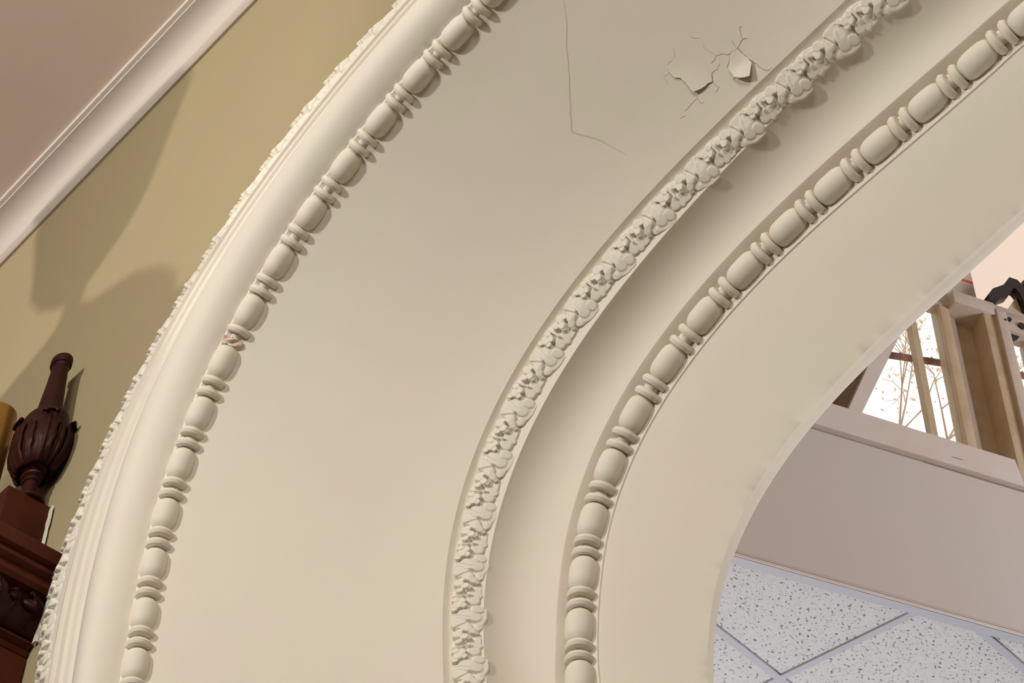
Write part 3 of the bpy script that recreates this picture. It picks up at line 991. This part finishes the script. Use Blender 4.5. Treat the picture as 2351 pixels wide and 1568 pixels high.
obj('neck', mesh('neck', *lathe([(0.0, 0.326), (0.0500, 0.326), (0.0480, 0.337), (0.0435, 0.378), (0.0390, 0.425), (0.0340, 0.480), (0.0305, 0.530), (0.0295, 0.548), (0.0, 0.548)], 48), WOOD, auto=0.6), fin)
obj('rim', mesh('rim', *lathe([(0.0, 0.545), (0.0300, 0.546), (0.0320, 0.554), (0.0375, 0.558), (0.0385, 0.561), (0.0385, 0.580), (0.0375, 0.583), (0.0, 0.584)], 48), WOOD, auto=0.35), fin)


def bowl_r(z):
    for (r0, z0), (r1, z1) in zip(BOWL[1:-1], BOWL[2:]):
        if z0 <= z <= z1:
            return r0 + (r1 - r0) * (z - z0) / max(1e-6, z1 - z0)
    return 0.07


for k in range(10):
    an = math.radians(-28 + 36 * k)
    big = k % 2 == 0
    path = []
    top = 0.292 if big else 0.262
    for i in range(30):
        s = i / 29
        z = 0.126 + (top - 0.126) * min(1, s / 0.80)
        r = bowl_r(z) + (0.006 if big else 0.003)
        d = Vector((math.cos(an), math.sin(an), 0))
        nrm = d + Vector((0, 0, -0.5 * (1 - min(1, s / 0.6))))
        if big and s > 0.72:
            q = (s - 0.72) / 0.28
            r += 0.022 * math.sin(q * PI * 0.5) ** 1.3
            z = 0.126 + (top - 0.126) * (0.9 + 0.1 * math.sin(q * PI / 2)) + 0.006 * math.sin(q * PI) - 0.009 * q * q
            nrm = d * (1 - q) + Vector((0, 0, 0.10 + q * 1.6))
        path.append((d * r + Vector((0, 0, z)), nrm.normalized()))
    o = carved_leaf('carved_leaf', path, 0.0400 if big else 0.020, WOOD, fin, 0.0060 if big else 0.005, lobes=4, curl=1.0 if big else 0.0)
    o.parent = fin

pipe = empty('organ_pipe', (-4.120, 1.652, 5.0955))
tag(pipe, 'gold cylindrical organ pipe end beside the dark finial at the left edge', 'organ pipe')
obj('tube', mesh('tube', *lathe([(0.0, 0.0), (0.052, 0.0), (0.052, 0.54), (0.0505, 0.547), (0.046, 0.549), (0.046, 0.50), (0.0, 0.50)], 48), GOLD, auto=0.6), pipe)

# added unseen tower and urn, shaped to cast soft shadows on the tan wall
tower = empty('shadow_tower', (-4.75, 0.5, 0.0))
tag(tower, 'added dark wooden organ tower with a large urn, unseen, shaped to shadow the tan wall', 'organ tower')
rel(tower, box('tower_body', -5.25, -4.32, 0.15, 0.80, 0.0, 5.75, WOODRED, b=0.01))
rel(tower, box('tower_cornice', -5.30, -4.20, 0.10, 0.84, 5.75, 5.86, WOODRED, b=0.02))
v, f = lathe([(0.0, 5.86), (0.52, 5.86), (0.50, 5.95), (0.42, 6.04), (0.30, 6.12), (0.10, 6.18), (0.05, 6.22), (0.05, 6.28), (0.10, 6.31), (0.20, 6.38), (0.27, 6.48), (0.30, 6.60), (0.34, 6.74), (0.37, 6.84), (0.35, 6.90), (0.0, 6.92)], 40)
v = [(x - 4.80, y * 0.55 + 0.5, z) for x, y, z in v]
rel(tower, obj('urn', mesh('urn', v, f, WOOD, auto=0.6)))

# ---------------------------------------------------------------- back room seen through the opening
PB = Vector((-2.9304, 3.4927, 5.45))
WV = Vector((0.3554, 0.9347, 0))
NV_ = Vector((0.9347, -0.3554, 0))


def wp(s, z, d):
    """point on the window wall: s along it, z height, d outwards behind the drywall face"""
    return PB + WV * s - NV_ * d + Vector((0, 0, z - 5.45))


def wbox(name, s0, s1, z0, z1, d0, d1, mat, parent=None, b=0.0, lean=0.0):
    v, f = box_data(s0, s1, d0, d1, z0, z1, b)
    v = [wp(x + lean * (z - z0), z, y) for x, y, z in v]
    return obj(name, mesh(name, v, f, mat, auto=0.6 if b else None), parent)


BACKY = (AY + 0.436) * S
# back of the arch wall, closing the room round the opening
rows = []
for f in FJ:
    r, y = pp(('F1', 'F2', 1, 0.02, 0.0135), f)
    p = place_floor(r, 0, f); p.y = BACKY
    c = Vector((ACX * S, BACKY, ACZ * S + EYE))
    d = p - c
    if f <= 0 or f >= PI:
        q = Vector((-9.0 if f <= 0 else 6.0, BACKY, p.z))
    else:
        ts = []
        if d.x < -1e-6: ts.append((-9.0 - c.x) / d.x)
        if d.x > 1e-6: ts.append((6.0 - c.x) / d.x)
        if d.z > 1e-6: ts.append((11.0 - c.z) / d.z)
        q = c + d * min(ts)
    rows.append([p, q])
vs, fs = loft(rows)
tag(obj('wall_back', mesh('wall_back', vs, fs, HALLWALL)), 'rear side of the arch wall', kind='structure')
tag(box('wall_back_right', 6.0, 6.1, BACKY, 9.6, 0, 11, HALLWALL), kind='structure')
tag(box('wall_back_end', -9.1, 6.1, 9.5, 9.6, 0, 5.5, HALLWALL), kind='structure')
tag(box('wall_back_end_high', -0.70, 6.1, 9.5, 9.6, 5.5, 9.3, HALLWALL), kind='structure')
tag(box('wall_back_left', -9.1, -9.0, BACKY, 9.6, 0, 5.5, HALLWALL), kind='structure')
# roof over the high part of the back room only; beyond the window wall is the open air
va = wp(-0.6, 9.2, 0); vb = wp(6.4, 9.2, 0)
v = [(va.x, BACKY, 9.2), (6.1, BACKY, 9.2), (6.1, 9.6, 9.2), (vb.x, 9.6, 9.2)]
v += [(a, b, 9.3) for a, b, c in v]
tag(obj('ceiling_back_high', mesh('ceiling_back_high', v, [(0, 1, 2, 3), (7, 6, 5, 4), (0, 4, 5, 1), (1, 5, 6, 2), (2, 6, 7, 3), (3, 7, 4, 0)], BULK)), kind='structure')

bulk = wbox('wall_bulkhead', -1.2, 6.5, 5.462, 6.088, 0.0, 0.10, BULK)
tag(bulk, 'painted drywall bulkhead face below the window, above the tiled ceiling', kind='structure')
tb = wbox('drywall_seam', -1.2, 6.5, 5.468, 5.4705, -0.0012, 0.001, BULK, bulk)
# upper window wall: solid to the left of the window and above it
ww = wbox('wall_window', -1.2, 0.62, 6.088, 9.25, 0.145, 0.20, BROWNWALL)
tag(ww, 'brown wall beside the window behind the arch edge', kind='structure')
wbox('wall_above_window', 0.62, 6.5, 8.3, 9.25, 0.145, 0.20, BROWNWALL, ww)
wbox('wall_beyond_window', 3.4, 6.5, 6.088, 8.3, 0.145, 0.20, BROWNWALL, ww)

sill = wbox('trim_5', 0.20, 1.10, 6.092, 6.212, -0.022, 0.06, SILL, b=0.0)
# the sill board ends in a sloped cut
for vtx in sill.data.vertices:
    if (vtx.co - wp(1.10, 6.212, -0.022)).length < 1e-4 or (vtx.co - wp(1.10, 6.212, 0.06)).length < 1e-4:
        vtx.co = vtx.co - WV * 0.018 - Vector((0, 0, 0.004))
tag(sill, 'white painted board across the bottom of the window on the drywall bulkhead', kind='structure')
wbox('dark_strip', 0.735, 2.6, 6.087, 6.0945, -0.0015, 0.0, CRACK_AND_SHADE, sill)  # dark strip painted as the shade along the board's lower edge
wbox('dark_strip', 0.83, 0.872, 6.128, 6.131, -0.0228, -0.021, CRACK_AND_SHADE, sill, lean=-2.0)  # thin slanted dark line on the board's face

win = empty('window_1', tuple(wp(0.6, 6.21, 0.1)))
tag(win, 'steel framed window with the low sun behind it, above the drywall bulkhead', kind='structure')


def wpart(name, *a, **k):
    return rel(win, wbox(name, *a, **k))


# slanted casing at the left of the light
v = [wp(s, z, d) for d in (0.085, 0.125) for s, z in ((0.455, 6.17), (0.502, 6.17), (0.840, 6.92), (0.775, 6.92))]
rel(win, obj('slanted_casing', mesh('slanted_casing', v, [(0, 1, 2, 3), (7, 6, 5, 4), (0, 4, 5, 1), (1, 5, 6, 2), (2, 6, 7, 3), (3, 7, 4, 0)], SILL)))
v = [wp(s, z, d) for d in (0.126, 0.135) for s, z in ((0.0, 6.15), (0.49, 6.15), (0.80, 6.90), (0.60, 7.4), (0.0, 7.4))]
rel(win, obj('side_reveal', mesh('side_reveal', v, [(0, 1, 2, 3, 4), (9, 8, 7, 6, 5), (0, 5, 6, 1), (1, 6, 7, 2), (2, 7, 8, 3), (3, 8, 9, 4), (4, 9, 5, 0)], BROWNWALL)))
rel(win, wbox('glazing_bar', 0.844, 0.870, 6.20, 7.05, 0.085, 0.115, STEEL))
wpart('bottom_rail', 0.50, 3.4, 6.15, 6.225, 0.075, 0.13, STEELLIGHT)
# double post with the recessed channel between
wpart('post', 0.982, 1.020, 6.20, 7.05, 0.080, 0.14, STEEL, b=0.002)
wpart('channel_back', 1.018, 1.150, 6.20, 7.05, 0.135, 0.145, STEEL)
wpart('channel_rib', 1.040, 1.066, 6.20, 7.04, 0.112, 0.138, STEELLIGHT, b=0.003)
wpart('post_side', 1.146, 1.196, 6.10, 7.06, 0.045, 0.145, STEEL, b=0.002)
wpart('post', 1.196, 1.238, 6.10, 7.06, 0.030, 0.135, STEELLIGHT, b=0.003)
wpart('head_block', 1.020, 1.196, 7.030, 7.094, 0.035, 0.14, STEELLIGHT, b=0.003)
wpart('top_rail', 0.90, 1.25, 7.045, 7.088, 0.075, 0.135, STEELLIGHT, b=0.002)
wpart('transom', 1.215, 3.4, 7.000, 7.086, 0.060, 0.125, STEELLIGHT, b=0.003)
wpart('transom_lip', 1.19, 3.4, 7.078, 7.094, 0.040, 0.125, STEELLIGHT, b=0.002)
wpart('upper_post', 1.000, 1.160, 7.09, 8.30, 0.080, 0.12, STEELLIGHT, b=0.003)
wpart('paint_mark', 1.108, 1.158, 7.228, 7.240, 0.0788, 0.080, ORANGE)
wpart('post', 1.345, 1.375, 6.20, 7.0, 0.08, 0.13, STEEL, b=0.002)
wpart('post', 2.1, 2.2, 6.20, 8.3, 0.06, 0.13, STEEL)
wpart('head_rail', 0.6, 3.4, 8.25, 8.32, 0.075, 0.13, STEELLIGHT)
wpart('window_pane', 0.50, 0.982, 6.22, 8.28, 0.100, 0.103, GLASS)
wpart('window_pane', 1.236, 3.4, 6.22, 7.002, 0.100, 0.103, GLASS)
wpart('window_pane', 1.158, 3.4, 7.086, 8.28, 0.100, 0.103, FROST)
for s, z, r in ((1.268, 7.056, 0.009), (1.318, 7.040, 0.015), (0.966, 7.064, 0.010), (1.227, 7.010, 0.004)):
    o = obj('bolt', mesh('bolt', *rod(wp(s, z, 0.062 if s > 1 else 0.078), wp(s, z, 0.052 if s > 1.2 else 0.066), r, 14), DARKMETAL))
    if s == 1.227:
        o.data = mesh('bolt', *rod(wp(s, z, 0.033), wp(s, z, 0.026), r, 10), DARKMETAL)
    rel(win, o)

# outdoor handrail crossing behind the lower panes
rail = empty('handrail', tuple(wp(1.0, 6.73, 0.13)))
tag(rail, 'dark outdoor rail crossing behind the lower window panes', 'rail')
v, f = rod(wp(0.60, 6.738, 0.165), wp(2.2, 7.07, 0.165), 0.013, 12)
rel(rail, obj('rail_bar', mesh('rail_bar', v, f, material('rusty_rail', (0.20, 0.085, 0.06), 0.8, 0.2, mottle=((0.35, 0.17, 0.11), 40, 0.4, 0.6)), auto=0.6)))
for k in range(22):
    s = 0.70 + k * 0.066
    v, f = rod(wp(s, 6.738 + (s - 0.6) * 0.2075 + 0.010, 0.165), wp(s + 0.004, 6.738 + (s - 0.6) * 0.2075 + 0.024, 0.165), 0.004, 6)
    rel(rail, obj('rail_stud', mesh('rail_stud', v, f, BARK)))

# black iron window stay with its knob and rod
stay = empty('window_stay', tuple(wp(1.25, 7.09, 0.05)))
tag(stay, 'black bent iron stay lying on the window transom', 'window stay')
pts = [(1.170, 7.120), (1.195, 7.160), (1.250, 7.205), (1.285, 7.262), (1.320, 7.262), (1.352, 7.225), (1.372, 7.16), (1.385, 7.10)]
inn = [(1.172, 7.098), (1.215, 7.112), (1.262, 7.150), (1.292, 7.205), (1.302, 7.205), (1.318, 7.180), (1.325, 7.14), (1.325, 7.10)]
v = [wp(s, z, d) for d in (0.02, 0.06) for s, z in pts + inn[::-1]]
n = len(pts) * 2
half = len(pts)
f = []
for i in range(half - 1):
    a, b = i, i + 1
    c, d = n - 1 - (i + 1), n - 1 - i
    f.append((a, b, c, d)); f.append((n + d, n + c, n + b, n + a))
for i in range(n):
    f.append((i, n + i, n + (i + 1) % n, (i + 1) % n))
rel(stay, obj('bracket', mesh('bracket', v, f, DARKMETAL)))
v, f = rod(wp(1.345, 7.12, 0.03), wp(1.39, 7.20, 0.05), 0.028, 14)
rel(stay, obj('hinge_barrel', mesh('hinge_barrel', v, f, DARKMETAL, auto=0.6)))
rel(stay, obj('wedge', mesh('wedge', [wp(s, z, d) for d in (0.045, 0.075) for s, z in ((1.262, 7.095), (1.325, 7.095), (1.315, 7.185))], [(0, 1, 2), (5, 4, 3), (0, 3, 4, 1), (1, 4, 5, 2), (2, 5, 3, 0)], STEEL)))
v, f = lathe([(0, -.02), (.012, -.016), (.019, 0), (.012, .016), (0, .02)], 16)
v = [Vector(p) + wp(1.362, 7.262, 0.03) for p in v]
rel(stay, obj('knob', mesh('knob', v, f, material('grey_steel', (0.16, 0.18, 0.20), 0.35, 0.5, metal=0.6), smooth=True)))
v, f = rod(wp(1.365, 7.275, 0.03), wp(1.56, 7.52, 0.03), 0.009, 10)
rel(stay, obj('rod', mesh('rod', v, f, STEEL, auto=0.6)))
# dark latch plate under the transom
latch = empty('window_latch', tuple(wp(1.24, 6.99, 0.07)))
tag(latch, 'black latch plate hanging under the window transom by the post', 'latch')
v = [wp(s, z, d) for d in (0.075, 0.095) for s, z in ((1.236, 7.004), (1.318, 7.004), (1.275, 6.968), (1.250, 6.962), (1.238, 6.980))]
rel(latch, obj('plate', mesh('plate', v, [(0, 1, 2, 3, 4), (9, 8, 7, 6, 5), (0, 5, 6, 1), (1, 6, 7, 2), (2, 7, 8, 3), (3, 8, 9, 4), (4, 9, 5, 0)], DARKMETAL)))

# ---------------------------------------------------------------- dropped tile ceiling
ct, st = math.cos(-0.1023), math.sin(-0.1023)
T1 = Vector((st, ct, 0))        # along the long bars
T2 = Vector((ct, -st, 0))
G0 = Vector((GX, GY, 5.45))     # crossing of two bars
CM = Vector((0, 0, 1))
drop = box('ceiling_dropped', -9.0, -2.0, BACKY, 9.5, 5.50, 5.52, BULK)
# keep the backing under the bulkhead line only
v = [Vector((-9.0, BACKY, 5.50)), Vector((wp(-0.75, 0, 0.07).x, BACKY, 5.50)), Vector((wp(6.4, 0, .07).x, 9.5, 5.50)), Vector((-9.0, 9.5, 5.50))]
v2 = v + [p + Vector((0, 0, .02)) for p in v]
drop.data = mesh('ceiling_dropped', v2, [(0, 1, 2, 3), (7, 6, 5, 4), (0, 4, 5, 1), (1, 5, 6, 2), (2, 6, 7, 3), (3, 7, 4, 0)], BULK)
tag(drop, 'dropped ceiling of speckled white tiles in a pale steel grid behind the arch', kind='structure')


def clip(poly, p, n):
    """keep the part of a polygon on the side of the plane that n points to"""
    out = []
    for i in range(len(poly)):
        a, b = poly[i], poly[(i + 1) % len(poly)]
        da, db = (a - p).dot(n), (b - p).dot(n)
        if da >= 0: out.append(a)
        if da * db < 0: out.append(a.lerp(b, da / (da - db)))
    return out


def slab(name, poly, z0, z1, mat, inset=0.0):
    n = len(poly)
    org = sum(poly, Vector()) / n
    v = [Vector((p.x - org.x, p.y - org.y, z0)) for p in poly] + [Vector((p.x - org.x, p.y - org.y, z1)) for p in poly]
    f = [tuple(range(n - 1, -1, -1)), tuple(range(n, 2 * n))] + [(i, (i + 1) % n, n + (i + 1) % n, n + i) for i in range(n)]
    o = obj(name, mesh(name, v, f, mat), drop)
    o.location = (org.x, org.y, 0)
    return o


TW, TL = 0.6106, 1.22
BARW = 0.0125
EDGE_P, EDGE_N = wp(0, 5.45, 0.030), -NV_
for i in range(-4, 6):
    for j in range(-3, 5):
        a = G0 + T2 * (TW * i + 0.004) + T1 * (TL * j + 0.004)
        w, l = TW - 0.008, TL - 0.008
        poly = [a, a + T2 * w, a + T2 * w + T1 * l, a + T1 * l]
        poly = clip(poly, EDGE_P, EDGE_N)
        if len(poly) >= 3: poly = clip(poly, Vector((0, BACKY + 0.02, 0)), Vector((0, 1, 0)))
        if len(poly) < 3: continue
        area = abs(sum(poly[k].x * poly[(k + 1) % len(poly)].y - poly[(k + 1) % len(poly)].x * poly[k].y for k in range(len(poly)))) / 2
        if area < 0.004: continue
        slab('ceiling_tile', poly, 5.4560, 5.4720, TILE)


def bar(a, b, w, name='grid_bar'):
    a, b = Vector(a), Vector(b)
    d = (b - a).normalized()
    c = Vector((-d.y, d.x, 0)) * w
    poly = [a - c, b - c, b + c, a + c]
    poly = clip(poly, EDGE_P, EDGE_N)
    if len(poly) >= 3: poly = clip(poly, Vector((0, BACKY + 0.01, 0)), Vector((0, 1, 0)))
    if len(poly) >= 3: slab(name, poly, 5.4490, 5.4560, TBAR)


for i in range(-4, 7):
    p = G0 + T2 * TW * i
    bar(p - T1 * 4, p + T1 * 6, BARW)
for j in range(-3, 5):
    for i in range(-4, 6):
        p = G0 + T1 * TL * j + T2 * (TW * i + BARW)
        bar(p, p + T2 * (TW - 2 * BARW), BARW)
# wall angle along the bulkhead
a, b = wp(-1.0, 5.45, 0.0), wp(6.4, 5.45, 0.0)
c = -NV_ * 0.036
poly = [a, b, b + c, a + c]
n_ = Vector((0, 1, 0))
poly = clip(poly, Vector((0, BACKY + 0.01, 0)), n_)
slab('wall_angle', poly, 5.4465, 5.4560, TBAR)
wa = wbox('wall_angle_lip', -1.0, 6.4, 5.4465, 5.457, -0.003, 0.002, SILL)
rel(drop, wa)

# ---------------------------------------------------------------- tree outside, against the sun
tree = empty('tree', tuple(wp(1.2, 6.0, 6.0)))
tag(tree, 'sunlit bare-branched tree with a few brown leaves outside the window', 'tree')
rnd = random.Random(11)
SEG = []


def grow(p, d, r, depth):
    L = rnd.uniform(0.20, 0.42) * (0.8 ** (4 - depth))
    q = p + d * L
    SEG.append((p, q, r, r * 0.72))
    if depth == 0: return
    for k in range(rnd.choice((2, 2, 3))):
        nd = (d + Vector((rnd.uniform(-.8, .8), rnd.uniform(-.8, .8), rnd.uniform(-.5, .8)))).normalized()
        grow(q, nd, r * 0.62, depth - 1)


def from_cam(px_, py_, dist):
    d = (r2 * ((px_ - 1175.5) / 4574.27) - u2 * ((py_ - 784) / 4574.27) + fw)
    return Vector((0, 0, 1.6)) + d * dist


for bx, by, dx in TREE:
    base = wp(bx, by, 3.2)
    SEG.append((wp(3.4, 8.6, 3.2), base, 0.03, 0.014))
    grow(base, Vector((dx, 0.2, 0.9)).normalized(), 0.012, 4)
SEG.append((wp(3.4, 0.0, 3.2), wp(3.4, 8.65, 3.2), 0.09, 0.05))
vsA, fsA = [], []
for p, q, a, b in SEG:
    v, f = rod(p, q, a, 5, b)
    o = len(vsA)
    vsA += v; fsA += [tuple(i + o for i in g) for g in f]
br_ = obj('branches', mesh('branches', vsA, fsA, BARK))
br_['kind'] = 'stuff'
rel(tree, br_)
vsA, fsA = [], []
for p, q, a, b in SEG:
    if a > 0.006: continue
    for k in range(4):
        c = q + Vector((rnd.uniform(-.09, .09), rnd.uniform(-.09, .09), rnd.uniform(-.09, .09)))
        u = Vector((rnd.uniform(-1, 1), rnd.uniform(-1, 1), rnd.uniform(-1, 1))).normalized()
        w = u.orthogonal().normalized()
        s = rnd.uniform(0.008, 0.022)
        o = len(vsA)
        vsA += [c - u * s, c + w * s * .5, c + u * s, c - w * s * .5]
        fsA.append((o, o + 1, o + 2, o + 3))
lv = obj('foliage', mesh('foliage', vsA, fsA, LEAF))
lv['kind'] = 'stuff'
rel(tree, lv)
